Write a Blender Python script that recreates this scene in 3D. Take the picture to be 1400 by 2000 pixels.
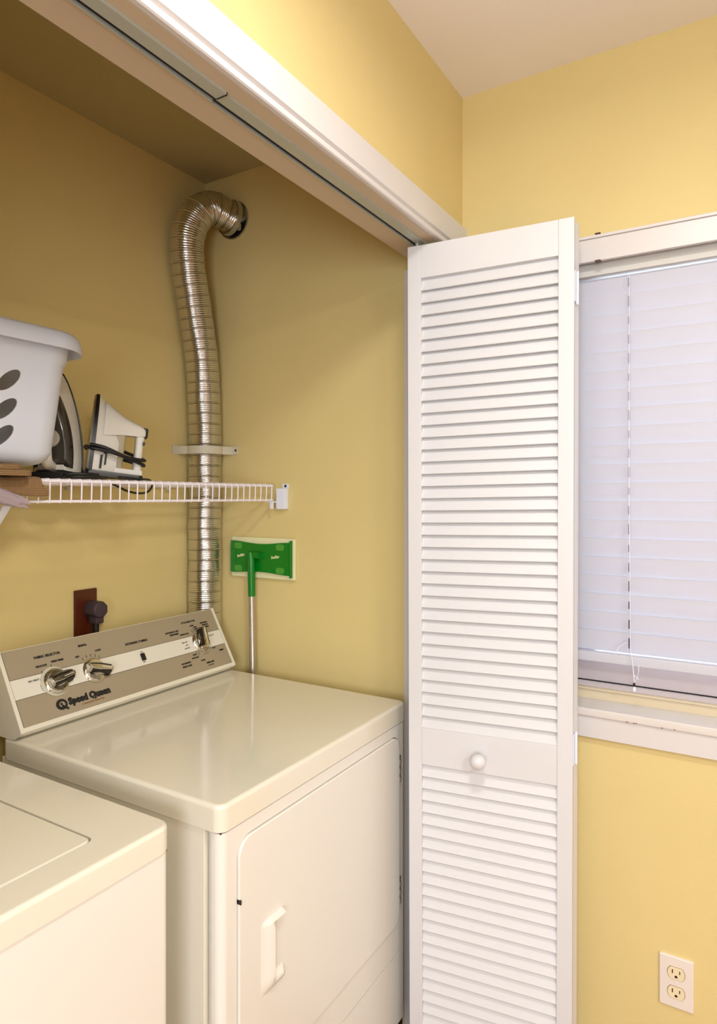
import bpy, bmesh, math, random
from mathutils import Vector, Matrix, Euler
random.seed(7)
for o in list(bpy.data.objects): bpy.data.objects.remove(o, do_unlink=True)
scene = bpy.context.scene
COL = scene.collection
PI = math.pi
H = 1.455                       # eye height; the camera stands at x = y = 0
YAW = 0.5452

# ------------------------------------------------------------------ camera
cd = bpy.data.cameras.new('camera'); cam = bpy.data.objects.new('camera', cd); COL.objects.link(cam)
cam.location = (0, 0, H); cam.rotation_euler = (PI/2, 0, YAW - PI/2)
cd.sensor_fit = 'HORIZONTAL'; cd.sensor_width = 36; cd.lens = 36*1303/1400
cd.shift_y = -35/1400; cd.clip_start = 0.02
scene.camera = cam

# ------------------------------------------------------------------ world, lights, exposure
w = bpy.data.worlds.new('daylight'); scene.world = w; w.use_nodes = True
bg = w.node_tree.nodes['Background']; bg.inputs[0].default_value = (0.72, 0.82, 1.0, 1); bg.inputs[1].default_value = 3.6

def area(name, loc, target, size, power, color, shape='DISK', size_y=None):
    l = bpy.data.lights.new(name, 'AREA'); l.shape = shape; l.size = size
    if size_y: l.size_y = size_y
    l.energy = power; l.color = color
    o = bpy.data.objects.new(name, l); COL.objects.link(o); o.location = loc
    d = Vector(target) - Vector(loc); o.rotation_euler = d.to_track_quat('-Z', 'Y').to_euler()
    return o
area('ceiling_lamp', (0.52, 0.12, 2.40), (0.52, 0.12, 0), 0.26, 6.6, (1.0, 0.97, 0.93))
area('fill_lamp_far', (-0.7, -1.6, 2.40), (-0.7, -1.6, 0), 0.5, 27, (1.0, 0.98, 0.94))  # unseen second lamp, added as fill from deeper in the room
area('daylight_fill', (-1.72, -0.5, 1.40), (1.5, 0.2, 1.3), 1.2, 27, (0.78, 0.87, 1.0), 'RECTANGLE', 1.0)  # cool fill light added by the left wall; no window is there
scene.view_settings.view_transform = 'Standard'; scene.view_settings.look = 'None'
scene.view_settings.exposure = 1.0; scene.view_settings.gamma = 1.0; scene.view_settings.use_curve_mapping = False
scene.cycles.max_bounces = 8; scene.cycles.diffuse_bounces = 5; scene.cycles.glossy_bounces = 4; scene.cycles.use_adaptive_sampling = True; scene.cycles.adaptive_threshold = 0.025
scene.cycles.sample_clamp_indirect = 6

# ------------------------------------------------------------------ materials
def lin(c):
    return tuple(((x/255)/12.92 if x/255 <= 0.04045 else ((x/255+0.055)/1.055)**2.4) for x in c)
def mat(name, rgb, rough=0.5, metal=0.0, bump=0.0, scale=40, vary=0.0, vscale=3, spec=0.5, trans=0.0, coat=0.0, stretch=None, alpha=1.0, weave=None, sss=0.0):
    m = bpy.data.materials.new(name); m.use_nodes = True; nt = m.node_tree; N = nt.nodes; K = nt.links
    b = N['Principled BSDF']; c = lin(rgb)
    b.inputs['Base Color'].default_value = (*c, 1); b.inputs['Roughness'].default_value = rough
    b.inputs['Metallic'].default_value = metal; b.inputs['Specular IOR Level'].default_value = spec
    b.inputs['Transmission Weight'].default_value = trans; b.inputs['Coat Weight'].default_value = coat
    b.inputs['Alpha'].default_value = alpha
    tc = N.new('ShaderNodeTexCoord'); mp = N.new('ShaderNodeMapping'); K.new(tc.outputs['Object'], mp.inputs[0])
    if stretch: mp.inputs['Scale'].default_value = stretch
    if vary > 0:
        n = N.new('ShaderNodeTexNoise'); n.inputs['Scale'].default_value = vscale; n.inputs['Detail'].default_value = 5
        K.new(mp.outputs[0], n.inputs['Vector'])
        r = N.new('ShaderNodeMapRange'); r.inputs[1].default_value = 0.3; r.inputs[2].default_value = 0.7
        r.inputs[3].default_value = 1-vary; r.inputs[4].default_value = 1+vary*0.4
        K.new(n.outputs['Fac'], r.inputs[0])
        mx = N.new('ShaderNodeMix'); mx.data_type = 'RGBA'; mx.blend_type = 'MULTIPLY'; mx.inputs[0].default_value = 1
        mx.inputs[6].default_value = (*c, 1); K.new(r.outputs[0], mx.inputs[7]); K.new(mx.outputs[2], b.inputs['Base Color'])
    if bump > 0:
        n2 = N.new('ShaderNodeTexNoise'); n2.inputs['Scale'].default_value = scale; n2.inputs['Detail'].default_value = 4
        K.new(mp.outputs[0], n2.inputs['Vector'])
        bp = N.new('ShaderNodeBump'); bp.inputs['Strength'].default_value = bump; bp.inputs['Distance'].default_value = 0.002
        K.new(n2.outputs['Fac'], bp.inputs['Height']); K.new(bp.outputs[0], b.inputs['Normal'])
    if weave:
        ws = []
        for ax in ('X', 'Y'):
            wv = N.new('ShaderNodeTexWave'); wv.bands_direction = ax; wv.inputs['Scale'].default_value = weave
            wv.inputs['Distortion'].default_value = 1.2; K.new(tc.outputs['UV'] if False else mp.outputs[0], wv.inputs[0]); ws.append(wv)
        wz = N.new('ShaderNodeTexWave'); wz.bands_direction = 'Z'; wz.inputs['Scale'].default_value = weave; wz.inputs['Distortion'].default_value = 1.2
        K.new(mp.outputs[0], wz.inputs[0])
        a = N.new('ShaderNodeMath'); a.operation = 'MULTIPLY'; K.new(ws[0].outputs['Fac'], a.inputs[0]); K.new(wz.outputs['Fac'], a.inputs[1])
        mx = N.new('ShaderNodeMix'); mx.data_type = 'RGBA'; K.new(a.outputs[0], mx.inputs[0])
        mx.inputs[6].default_value = (*[k*0.45 for k in c], 1); mx.inputs[7].default_value = (*[min(1, k*1.7) for k in c], 1)
        K.new(mx.outputs[2], b.inputs['Base Color'])
        bp = N.new('ShaderNodeBump'); bp.inputs['Strength'].default_value = 0.6; bp.inputs['Distance'].default_value = 0.002
        K.new(a.outputs[0], bp.inputs['Height']); K.new(bp.outputs[0], b.inputs['Normal'])
    return m

M = dict(
 wall=mat('yellow_wall_paint', (218, 198, 137), 0.55, bump=0.12, scale=160, vary=0.04, vscale=2.5, spec=0.35),
 ceil=mat('ceiling_paint', (242, 238, 236), 0.8, bump=0.15, scale=120),
 offwhite=mat('offwhite_wall_paint', (216, 212, 204), .6),
 floor=mat('wood_floor', (156, 102, 46), 0.4, vary=0.3, vscale=6, stretch=(1, 12, 1)),
 trim=mat('white_trim_paint', (212, 208, 206), 0.35, bump=0.03, scale=60),
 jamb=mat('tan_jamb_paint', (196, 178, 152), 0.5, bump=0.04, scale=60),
 track=mat('track_metal', (182, 186, 176), 0.35, metal=0.35),
 dark=mat('dark_gap', (22, 18, 18), 0.7),
 door=mat('white_door_paint', (216, 216, 218), 0.38, bump=0.03, scale=80),
 appl=mat('appliance_enamel', (228, 222, 204), 0.16, spec=0.5, coat=0.3),
 appl2=mat('appliance_front_enamel', (230, 226, 216), 0.28, spec=0.5),
 fascia=mat('console_taupe', (160, 147, 122), 0.45),
 stripe=mat('console_white', (226, 222, 208), 0.4),
 ink=mat('printed_ink', (18, 14, 14), 0.6),
 goldink=mat('printed_gold', (150, 105, 50), 0.6),
 chrome=mat('chrome', (215, 212, 205), 0.08, metal=1.0),
 darkreflect=mat('painted_dark_reflection', (20, 17, 16), 0.15, metal=0.0, spec=0.6),
 brasschrome=mat('tinted_chrome', (150, 132, 84), 0.15, metal=0.8),
 clear=mat('clear_dial', (200, 198, 180), 0.1, trans=0.0, spec=0.6),
 alu=mat('duct_foil', (212, 210, 206), 0.17, metal=1.0, bump=0.2, scale=350),
 wire=mat('white_coated_wire', (232, 226, 232), 0.35),
 white=mat('white_plastic', (224, 228, 240), 0.35),
 strap=mat('grey_painted_strap', (205, 198, 178), 0.5, bump=0.2, scale=80),
 black=mat('black_plastic', (16, 14, 16), 0.3),
 cord=mat('black_cord', (14, 12, 14), 0.5),
 ironw=mat('iron_plastic', (216, 213, 204), 0.3),
 tank=mat('smoky_tank', (58, 54, 50), 0.15, coat=0.3),
 tank2=mat('dark_tank', (32, 30, 34), 0.15, coat=0.3),
 dial=mat('iron_dial', (176, 170, 158), 0.4, bump=0.3, scale=300),
 steel=mat('steel', (190, 190, 188), 0.25, metal=1.0),
 burlap=mat('burlap', (152, 118, 78), 0.9, weave=90),
 bag=mat('lilac_plastic_bag', (188, 172, 180), 0.25, trans=0.35, alpha=0.85),
 brown=mat('brown_plate', (78, 28, 8), 0.3),
 plug=mat('plug_rubber', (60, 46, 54), 0.6, bump=0.3, scale=200),
 green=mat('green_plastic', (0, 118, 22), 0.32),
 green2=mat('light_green_gripper', (72, 150, 48), 0.5, bump=0.5, scale=400),
 pad=mat('mop_pad', (226, 222, 176), 0.9),
 pole=mat('brushed_pole', (200, 190, 178), 0.3, metal=0.9),
 ivory=mat('ivory_receptacle', (228, 214, 176), 0.4),
 plate=mat('white_wall_plate', (226, 216, 206), 0.35),
 sash=mat('window_vinyl', (196, 186, 190), 0.4),
 frame=mat('window_frame_paint', (206, 190, 160), 0.5),
 contents=mat('tan_bundle', (206, 188, 140), 0.45, bump=1.0, scale=40, vary=0.4, vscale=30),
 glass=mat('window_glass', (255, 255, 255), 0.02, trans=1.0),
)
# translucent slats
def blind_mat():
    m = bpy.data.materials.new('blind_slat_white'); m.use_nodes = True; nt = m.node_tree; N = nt.nodes; K = nt.links
    b = N['Principled BSDF']; b.inputs['Base Color'].default_value = (*lin((214, 214, 220)), 1); b.inputs['Roughness'].default_value = 0.35
    t = N.new('ShaderNodeBsdfTranslucent'); t.inputs[0].default_value = (*lin((210, 212, 232)), 1)
    mx = N.new('ShaderNodeMixShader'); mx.inputs[0].default_value = 0.22
    K.new(b.outputs[0], mx.inputs[1]); K.new(t.outputs[0], mx.inputs[2]); K.new(mx.outputs[0], N['Material Output'].inputs[0])
    return m
M['blind'] = blind_mat()
def basket_mat():
    m = bpy.data.materials.new('basket_plastic'); m.use_nodes = True; nt = m.node_tree; N = nt.nodes; K = nt.links
    b = N['Principled BSDF']; b.inputs['Base Color'].default_value = (*lin((224, 230, 242)), 1); b.inputs['Roughness'].default_value = 0.35
    t = N.new('ShaderNodeBsdfTranslucent'); t.inputs[0].default_value = (*lin((240, 236, 236)), 1)
    mx = N.new('ShaderNodeMixShader'); mx.inputs[0].default_value = 0.3
    K.new(b.outputs[0], mx.inputs[1]); K.new(t.outputs[0], mx.inputs[2]); K.new(mx.outputs[0], N['Material Output'].inputs[0])
    return m
M['basket'] = basket_mat()

# ------------------------------------------------------------------ helpers
OFF = {}
def P(z): return z + H                       # height above eye level -> world height
def rel(x, y, z): return Vector((x, y, z + H))
class MB:
    def __init__(s): s.bm = bmesh.new()
    def box(s, a, b, bev=0.0, seg=2):
        t = bmesh.new()
        a = Vector(a); b = Vector(b); c = (a+b)/2; d = b-a
        bmesh.ops.create_cube(t, size=1, matrix=Matrix.Translation(c) @ Matrix.Diagonal((abs(d.x), abs(d.y), abs(d.z), 1)))
        if bev > 0: bmesh.ops.bevel(t, geom=list(t.edges), offset=bev, segments=seg, profile=0.5, affect='EDGES')
        return s.add(t)
    def add(s, t, mtx=None):
        me = bpy.data.meshes.new('t'); t.to_mesh(me); t.free()
        if mtx: me.transform(mtx)
        s.bm.from_mesh(me); bpy.data.meshes.remove(me); return s
    def obox(s, c, ax, ay, az, sx, sy, sz, bev=0.0, seg=2):
        t = bmesh.new()
        bmesh.ops.create_cube(t, size=1, matrix=Matrix.Diagonal((sx, sy, sz, 1)))
        if bev > 0: bmesh.ops.bevel(t, geom=list(t.edges), offset=bev, segments=seg, profile=0.5, affect='EDGES')
        return s.add(t, frame(c, ax, ay, az))
    def tube(s, pts, r, n=10, caps=True, rad=None):
        pts = [Vector(p) for p in pts]; k = len(pts); rings = []
        up = None
        for i, p in enumerate(pts):
            d = (pts[min(i+1, k-1)] - pts[max(i-1, 0)]).normalized()
            if up is None:
                up = Vector((0, 0, 1)) if abs(d.z) < 0.9 else Vector((1, 0, 0))
            u = (up - d*up.dot(d)).normalized(); v = d.cross(u); up = u
            rr = rad[i] if rad else r
            rings.append([s.bm.verts.new(p + (u*math.cos(2*PI*j/n) + v*math.sin(2*PI*j/n))*rr) for j in range(n)])
        for a, b in zip(rings, rings[1:]):
            for j in range(n): s.bm.faces.new((a[j], a[(j+1) % n], b[(j+1) % n], b[j]))
        if caps:
            s.bm.faces.new(rings[0][::-1]); s.bm.faces.new(rings[-1])
        return s
    def loft(s, rings, cap0=True, cap1=True, close=True):
        R = [[s.bm.verts.new(p) for p in r] for r in rings]; n = len(R[0])
        for a, b in zip(R, R[1:]):
            for j in range(n if close else n-1): s.bm.faces.new((a[j], a[(j+1) % n], b[(j+1) % n], b[j]))
        if cap0: s.bm.faces.new(R[0][::-1])
        if cap1: s.bm.faces.new(R[-1])
        return s
    def prism(s, poly, mtx, depth, bev=0.0, seg=2):
        """poly in local xy, extruded along local +z"""
        t = bmesh.new(); vs = [t.verts.new((x, y, 0)) for x, y in poly]; f = t.faces.new(vs)
        r = bmesh.ops.extrude_face_region(t, geom=[f]); 
        bmesh.ops.translate(t, verts=[e for e in r['geom'] if isinstance(e, bmesh.types.BMVert)], vec=(0, 0, depth))
        if bev > 0:
            ed = [e for e in t.edges if abs(e.verts[0].co.z - e.verts[1].co.z) < 1e-6 and e.verts[0].co.z > depth*0.5]
            if bev < 0.9*abs(depth): bmesh.ops.bevel(t, geom=ed, offset=bev, segments=seg, profile=0.5, affect='EDGES')
        return s.add(t, mtx)
    def lathe(s, prof, mtx, n=24):
        """prof: (radius, height) along local z"""
        rings = [[mtx @ Vector((r*math.cos(2*PI*j/n), r*math.sin(2*PI*j/n), h)) for j in range(n)] for r, h in prof]
        return s.loft(rings, True, True)
    def build(s, name, m, parent=None, ang=38, wn=True, label=None, kind=None):
        bmesh.ops.recalc_face_normals(s.bm, faces=list(s.bm.faces))
        for f in s.bm.faces: f.smooth = True
        for e in s.bm.edges:
            if len(e.link_faces) == 2 and e.calc_face_angle(0) > math.radians(ang): e.smooth = False
        me = bpy.data.meshes.new(name); s.bm.to_mesh(me); s.bm.free()
        me.materials.append(m if not isinstance(m, str) else M[m])
        o = bpy.data.objects.new(name, me); COL.objects.link(o)
        if parent:
            o.parent = parent; off = OFF[parent.name]; me.transform(Matrix.Translation(-off)); OFF[o.name] = off
        else: OFF[o.name] = Vector((0, 0, 0))
        if wn:
            md = o.modifiers.new('wn', 'WEIGHTED_NORMAL'); md.keep_sharp = True
        if label: o['label'] = label
        if kind: o['kind'] = kind
        return o
def frame(c, ax, ay, az):
    ax, ay, az = Vector(ax), Vector(ay), Vector(az)
    return Matrix(((ax.x, ay.x, az.x, c[0]), (ax.y, ay.y, az.y, c[1]), (ax.z, ay.z, az.z, c[2]), (0, 0, 0, 1)))
def empty(name, loc, label=None, cat=None, group=None, kind=None):
    o = bpy.data.objects.new(name, None); COL.objects.link(o); o.location = loc; o.empty_display_size = 0.05
    OFF[o.name] = Vector(loc)
    tag(o, label, cat, group, kind); return o
def tag(o, label=None, cat=None, group=None, kind=None):
    if label: o['label'] = label
    if cat: o['category'] = cat
    if group: o['group'] = group
    if kind: o['kind'] = kind
    return o
def inst(src, name, parent, delta):
    o = src.copy(); o.name = name; COL.objects.link(o); o.parent = parent; o.location = delta; return o
def cut(obj, cutter):
    md = obj.modifiers.new('cut', 'BOOLEAN'); md.operation = 'DIFFERENCE'; md.solver = 'EXACT'; md.object = cutter
    others = [(m.name) for m in obj.modifiers if m.name.startswith('wn')]
    for n in others: obj.modifiers.remove(obj.modifiers[n])
    dg = bpy.context.evaluated_depsgraph_get(); dg.update()
    me = bpy.data.meshes.new_from_object(obj.evaluated_get(dg)); old = obj.data
    obj.modifiers.clear(); obj.data = me; me.name = old.name; bpy.data.meshes.remove(old)
    bpy.data.objects.remove(cutter, do_unlink=True)
    b = bmesh.new(); b.from_mesh(me)
    for f in b.faces: f.smooth = True
    for e in b.edges: e.smooth = not (len(e.link_faces) == 2 and e.calc_face_angle(0) > math.radians(38))
    b.to_mesh(me); b.free()
    md = obj.modifiers.new('wn', 'WEIGHTED_NORMAL'); md.keep_sharp = True
    return obj
def cutter(mb, parent):
    o = mb.build('cutter', 'dark', parent, wn=False); bpy.context.view_layer.update(); return o
def rrect(x0, y0, x1, y1, r, n=6):
    pts = []
    for cx, cy, a0 in ((x1-r, y1-r, 0), (x0+r, y1-r, PI/2), (x0+r, y0+r, PI), (x1-r, y0+r, 1.5*PI)):
        for i in range(n+1):
            a = a0 + PI/2*i/n; pts.append((cx+r*math.cos(a), cy+r*math.sin(a)))
    return pts
_tc = {}
def text_bm(txt, size, bold=0.0, extrude=0.0003, align='CENTER', shear=0.0, space=1.0):
    cu = bpy.data.curves.new('txt', 'FONT'); cu.body = txt; cu.size = size; cu.extrude = extrude; cu.offset = bold
    cu.align_x = align; cu.align_y = 'CENTER'; cu.shear = shear; cu.space_character = space; cu.resolution_u = 2
    o = bpy.data.objects.new('txt', cu); COL.objects.link(o)
    dg = bpy.context.evaluated_depsgraph_get(); dg.update()
    me = bpy.data.meshes.new_from_object(o.evaluated_get(dg)); bpy.data.objects.remove(o, do_unlink=True)
    t = bmesh.new(); t.from_mesh(me); bpy.data.meshes.remove(me); return t

# ================================================================== the setting
XW, YB, YH, YHI = 1.62, 1.575, 0.667, 0.777       # right wall, closet back wall, header wall room face / closet face
ZC = P(1.027); ZHD = P(0.608)                     # ceiling, underside of header
YS = -2.4; XL = -1.8
def struct(mb, name, m, label=None, parent=None, wn=True):
    o = mb.build(name, m, parent, wn=wn); 
    if not parent: o['kind'] = 'structure'
    if label: o['label'] = label
    return o
struct(MB().box((XL-.1, YS-.1, -.1), (XW+.12, YB+.1, 0)), 'floor', 'floor', 'brown wooden floor of the laundry room')
struct(MB().box((XL-.1, YS-.1, ZC), (XW+.12, YB+.1, ZC+.1)), 'ceiling', 'ceil', 'pale grey painted ceiling of room and closet')
struct(MB().box((-.03, YHI, ZC-.004), (XW, YB, ZC)), 'ceiling_closet', mat('closet_ceiling_shade', (176, 164, 120), .8, bump=.15, scale=120), 'closet ceiling with shade and yellow bounce put into its tan colour')  # thin slab whose tan colour carries the closet's shade and yellow bounce
struct(MB().box((XL-.1, YB, 0), (XW+.12, YB+.1, ZC)), 'wall_back', 'wall', 'yellow back wall of the laundry closet')
# right wall (closet side wall and window wall in one), with the window opening
WY0, WY1, WZ0, WZ1 = -1.05, 0.43, P(-.520), P(0.575)
wr = MB()
wr.box((XW, WY1, 0), (XW+.12, YB, ZC)); wr.box((XW, YS, 0), (XW+.12, WY0, ZC))
wr.box((XW, WY0, 0), (XW+.12, WY1, WZ0)); wr.box((XW, WY0, WZ1), (XW+.12, WY1, ZC))
bmesh.ops.remove_doubles(wr.bm, verts=list(wr.bm.verts), dist=1e-5)
struct(wr, 'wall_right', 'wall', 'yellow wall with the window, running on into the closet', wn=False)
# header wall above the closet opening plus the stub beside it
hw = MB()
hw.box((XL, YH, ZHD), (XW, YHI, ZC)); hw.box((XL, YH, 0), (0.0, YHI, ZHD))
struct(hw, 'wall_front', 'wall', 'yellow wall above the closet opening', wn=False)
struct(MB().box((-.13, YHI, 0), (-.03, YB, ZC)), 'wall_closet_left', 'wall', 'yellow left side wall of the closet')
struct(MB().box((XL-.1, YS, 0), (XL, YH, ZC)), 'wall_left', 'offwhite', 'off-white left wall of the room')
struct(MB().box((XL-.1, YS-.1, 0), (XW+.12, YS, ZC)), 'wall_rear', 'offwhite', 'off-white wall behind the viewer')
# head and side jambs
o = struct(MB().box((0.0, YH+.001, ZHD-.002), (1.6195, YHI+.004, ZHD), 0), 'trim_1', 'jamb', 'tan painted head jamb under the closet header')
o = struct(MB().box((1.611, YH+.001, 0), (XW, .832, ZHD-.002), 0), 'trim_2', 'trim', 'white right-hand jamb of the closet opening')
# casing: profiled head casing and right leg
def casing(mb, p0, p1, up, outn):
    """profile (u across from the opening outwards, t proud of the wall)"""
    prof = [(0, 0), (0, .008), (.002, .0105), (.009, .0105), (.0105, .0060), (.0150, .0060), (.0190, .0120), (.073, .0125), (.076, .011), (.076, 0)]
    mb.loft([[Vector(p) + up*u + outn*t for u, t in prof] for p in (p0, p1)])
cs = MB(); casing(cs, (-.08, YH, ZHD-.001), (XW, YH, ZHD-.001), Vector((0, 0, 1)), Vector((0, -1, 0)))
struct(cs, 'trim_3', 'trim', 'white profiled casing over the closet opening')
cs = MB().box((0.0, YH-.0125, 0), (-.07, YH, ZHD), .002)
struct(cs, 'trim_4', 'trim', 'white casing leg left of the closet opening')
cs = MB().box((XW-.014, YS, 0), (XW, YH-.02, .09), .003); struct(cs, 'baseboard_right', 'trim', 'white baseboard under the window')

# ---- door track: two lengths of channel
def track(name, x0, x1, y0, dz, label):
    r = empty(name, ((x0+x1)/2, .71, ZHD), label, 'track')
    z = ZHD-.002
    MB().box((x0, y0, z-.004-dz), (x1, y0+.021, z)).build('flange', 'track', r)
    MB().box((x0, y0+.021, z-.0008), (x1, y0+.030, z)).build('slot', 'dark', r, label='dark open slot')
    MB().box((x0, y0+.030, z-.005-dz), (x1, y0+.0325, z)).build('lip', 'track', r)
    if dz > 0:
        MB().box((x1-.002, y0, z-.0046-dz), (x1, y0+.021, z-.001)).build('end_edge', 'dark', r)
    return r
track('door_track', 0.01, 0.757, .690, .0010, 'left length of grey metal door track under closet header')
track('door_track', 0.7585, 1.545, .6935, 0.0, 'right length of grey metal door track, ending above the folded louvred door')

# ---- window: frame, sash, glass, sill, apron
win = empty('window_1', (XW, -.3, WZ0), 'white window behind closed blinds', None, None, 'structure')
zs = P(-.497)
f = MB(); xf0, xf1 = 1.685, 1.74
f.box((xf0, WY0, zs), (xf1, WY1, zs+.022)); f.box((xf0, WY0, WZ1-.03), (xf1, WY1, WZ1)); f.box((xf0, WY0, zs+.022), (xf1, WY0+.03, WZ1-.03)); f.box((xf0, WY1-.03, zs+.022), (xf1, WY1, WZ1-.03))
f.build('window_frame', 'frame', win)
MB().box((xf0-.006, WY0+.001, zs+.022), (xf0+.01, WY1-.001, zs+.0265), .0015).build('frame_lip', 'frame', win)
MB().box((1.694, WY0+.03, zs+.0265), (1.735, WY1-.03, zs+.0385)).build('sill_track', 'sash', win)
MB().box((1.699, WY0+.03, zs+.0385), (1.730, WY1-.03, zs+.0405)).build('gasket', 'dark', win)
s_ = MB(); s_.box((1.700, WY0+.03, zs+.0405), (1.728, WY1-.03, zs+.105), .002)
s_.box((1.700, WY0+.03, P(.5)), (1.728, WY1-.03, WZ1-.03), .002); s_.box((1.700, WY1-.075, zs+.1), (1.728, WY1-.03, P(.5)), .002); s_.box((1.700, WY0+.03, zs+.1), (1.728, WY0+.075, P(.5)), .002)
s_.build('window_sash', 'sash', win)
MB().box((1.712, WY0+.07, zs+.10), (1.716, WY1-.07, P(.505))).build('window_pane', 'glass', win)
sl = MB(); n = 60
for i in range(1): sl.box((1.600, -1.12, zs-.0185), (1.70, 0.48, zs), .003)
struct(sl, 'trim_5', mat('chipped_sill_paint', (214, 208, 202), 0.4, bump=0.5, scale=25), 'white painted window sill with chipped front edge')
struct(MB().box((1.606, -1.10, P(-.566)), (XW, 0.465, zs-.0185), .001), 'trim_6', 'trim', 'white apron board under the window sill')
ch = MB()
for (yy, wd) in ((.262, .006), (.248, .004), (.243, .003), (.19, .004), (.165, .003)):
    ch.obox((1.5995, yy, zs-.0165+random.uniform(-.001, .001)), (1, 0, 0), (0, 1, 0), (0, 0, 1), .0012, wd, .0016)
ch.build('paint_chip', mat('bare_chip', (120, 96, 84), .8), bpy.data.objects['trim_5'], kind='stuff', label='bare spots in the paint')

# ================================================================== folded louvred door
HV = Vector((.1105, -.9937, .0189)); DV = Vector((.0221, .0083, -1.0)); NV = Vector((.9937, .1105, 0))
D0 = Vector((1.4299, .73, P(.5923)))
def dframe(base=D0, hv=HV, nv=NV): return frame(base, hv, nv, DV)          # local: s, t (thickness), d (down)
def dbox(s0, s1, t0, t1, d0, d1, bev=.0015, fr=None):
    t = MB(); t.box((s0, t0, d0), (s1, t1, d1), bev, 2); t.bm.transform(fr or dframe()); return t
TH = .0235; DW = .3841; DL = 2.032
door = empty('door_1', (1.49, .53, 0.0), 'white louvred folding door standing open beside the dryer', None, None, 'structure')
dbox(0, .0335, 0, TH, 0, DL).build('stile', 'door', door)
dbox(DW-.0335, DW, 0, TH, 0, DL).build('stile', 'door', door)
for a, b in ((0, .078), (1.158, 1.248), (1.89, DL)):
    dbox(.0335, DW-.0335, .0015, TH-.0015, a, b, .001).build('rail', 'door', door)
PITCH = .02919
def slat_mb(fr, s0=.0335, s1=DW-.0335, at=0.0):
    mb = MB(); t = bmesh.new()
    # section in (t, d): outer bottom edge proud, top edge set back
    prof = [(.0030, .0345), (.0058, .0362), (.0205, .0035), (.0180, -.0005), (.0152, .0000)]
    prof = [(.0022, .0310), (.0032, .0322), (.0070, .0322), (.0200, .0020), (.0188, -.0012), (.0158, -.0012)]
    ra = [t.verts.new((s0, y, z+at)) for y, z in prof]; rb = [t.verts.new((s1, y, z+at)) for y, z in prof]
    for i in range(len(prof)): t.faces.new((ra[i], ra[(i+1) % len(prof)], rb[(i+1) % len(prof)], rb[i]))
    t.faces.new(ra[::-1]); t.faces.new(rb); mb.add(t, fr); return mb
starts = [.078 - .0025 + k*PITCH for k in range(37)] + [1.248 - .0025 + k*PITCH for k in range(22)]
src = None
for d in starts:
    if src is None:
        src = slat_mb(dframe(), at=starts[0]).build('slat', 'door', door, ang=30)
        # move mesh so that copies can share it
    else:
        inst(src, 'slat', door, DV*(d - starts[0]))
# knob
kp = D0 + HV*.179 + DV*1.2098
kb = MB().lathe([(.0001, 0), (.009, 0), (.0085, .004), (.0075, .010), (.010, .015), (.0158, .020), (.0182, .027), (.0172, .034), (.0125, .0395), (.006, .042), (.0001, .0425)],
     frame(kp, HV, Vector(DV)*-1, -NV), 28)
kb.build('knob', 'door', door, label='round white wooden knob')
# second leaf folded behind
B0 = D0 + HV*DW + NV*(TH+.002) 
hb = Vector((.095, .9949, -.0189)).normalized()
nb = Vector((.9949, -.095, 0))
fb = frame(B0, hb, nb, DV)
dbox(0, .0335, 0, TH, 0, DL, fr=fb).build('stile', 'door', door)
dbox(DW-.0335, DW, 0, TH, 0, DL, fr=fb).build('stile', 'door', door)
for a, b in ((0, .078), (1.158, 1.248), (1.89, DL)): dbox(.0335, DW-.0335, .0015, TH-.0015, a, b, .001, fr=fb).build('rail', 'door', door)
allb = MB()
for d in starts:
    m2 = slat_mb(fb, at=d); me = bpy.data.meshes.new('t'); m2.bm.to_mesh(me); m2.bm.free(); allb.bm.from_mesh(me)
allb.build('slat', 'door', door, ang=30, kind='stuff')
# leaf hinges on the near edge
for d in (.148, 1.165):
    hp = D0 + HV*(DW+.001) + DV*d
    h = MB(); h.obox(hp + NV*.012, HV, NV, DV, .002, .019, .066, .0006); h.obox(hp + NV*.037, HV, NV, DV, .002, .019, .066, .0006)
    h.tube([hp + NV*.0245 + HV*.003 + DV*-.036, hp + NV*.0245 + HV*.003 + DV*.036], .0032, 10)
    h.build('hinge', 'white', door, label='white painted leaf hinge')
# pin and roller at the top
pp = D0 + HV*.02 + NV*.012
MB().tube([pp, pp + Vector((0, 0, .016))], .004, 10).build('pivot_pin', 'track', door)

# ================================================================== window blind
bl = empty('window_blind', (1.65, -.3, P(.53)), 'closed white horizontal slat blind hanging in the window', 'blind')
MB().box((1.594, -1.10, P(.536)), (1.606, 0.46, P(.588)), .0015).build('valance', 'trim', bl)
MB().box((1.590, -1.10, P(.588)), (1.618, 0.46, P(.5955)), .002).build('valance_cap', 'trim', bl)
MB().box((1.606, -1.10, P(.54)), (1.62, -1.085, P(.59)), .001).build('valance_return', 'trim', bl)
MB().box((1.625, -1.03, P(.512)), (1.680, 0.425, P(.562)), .002).build('headrail', mat('headrail_grey', (206, 204, 198), .5), bl, label='grey shadowed head rail')
MB().box((1.588, .318, P(.5955)), (1.600, .330, P(.598))).build('valance_clip', 'brown', bl)
MB().box((1.588, .318, P(.5335)), (1.602, .330, P(.536))).build('valance_clip', 'brown', bl)
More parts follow.
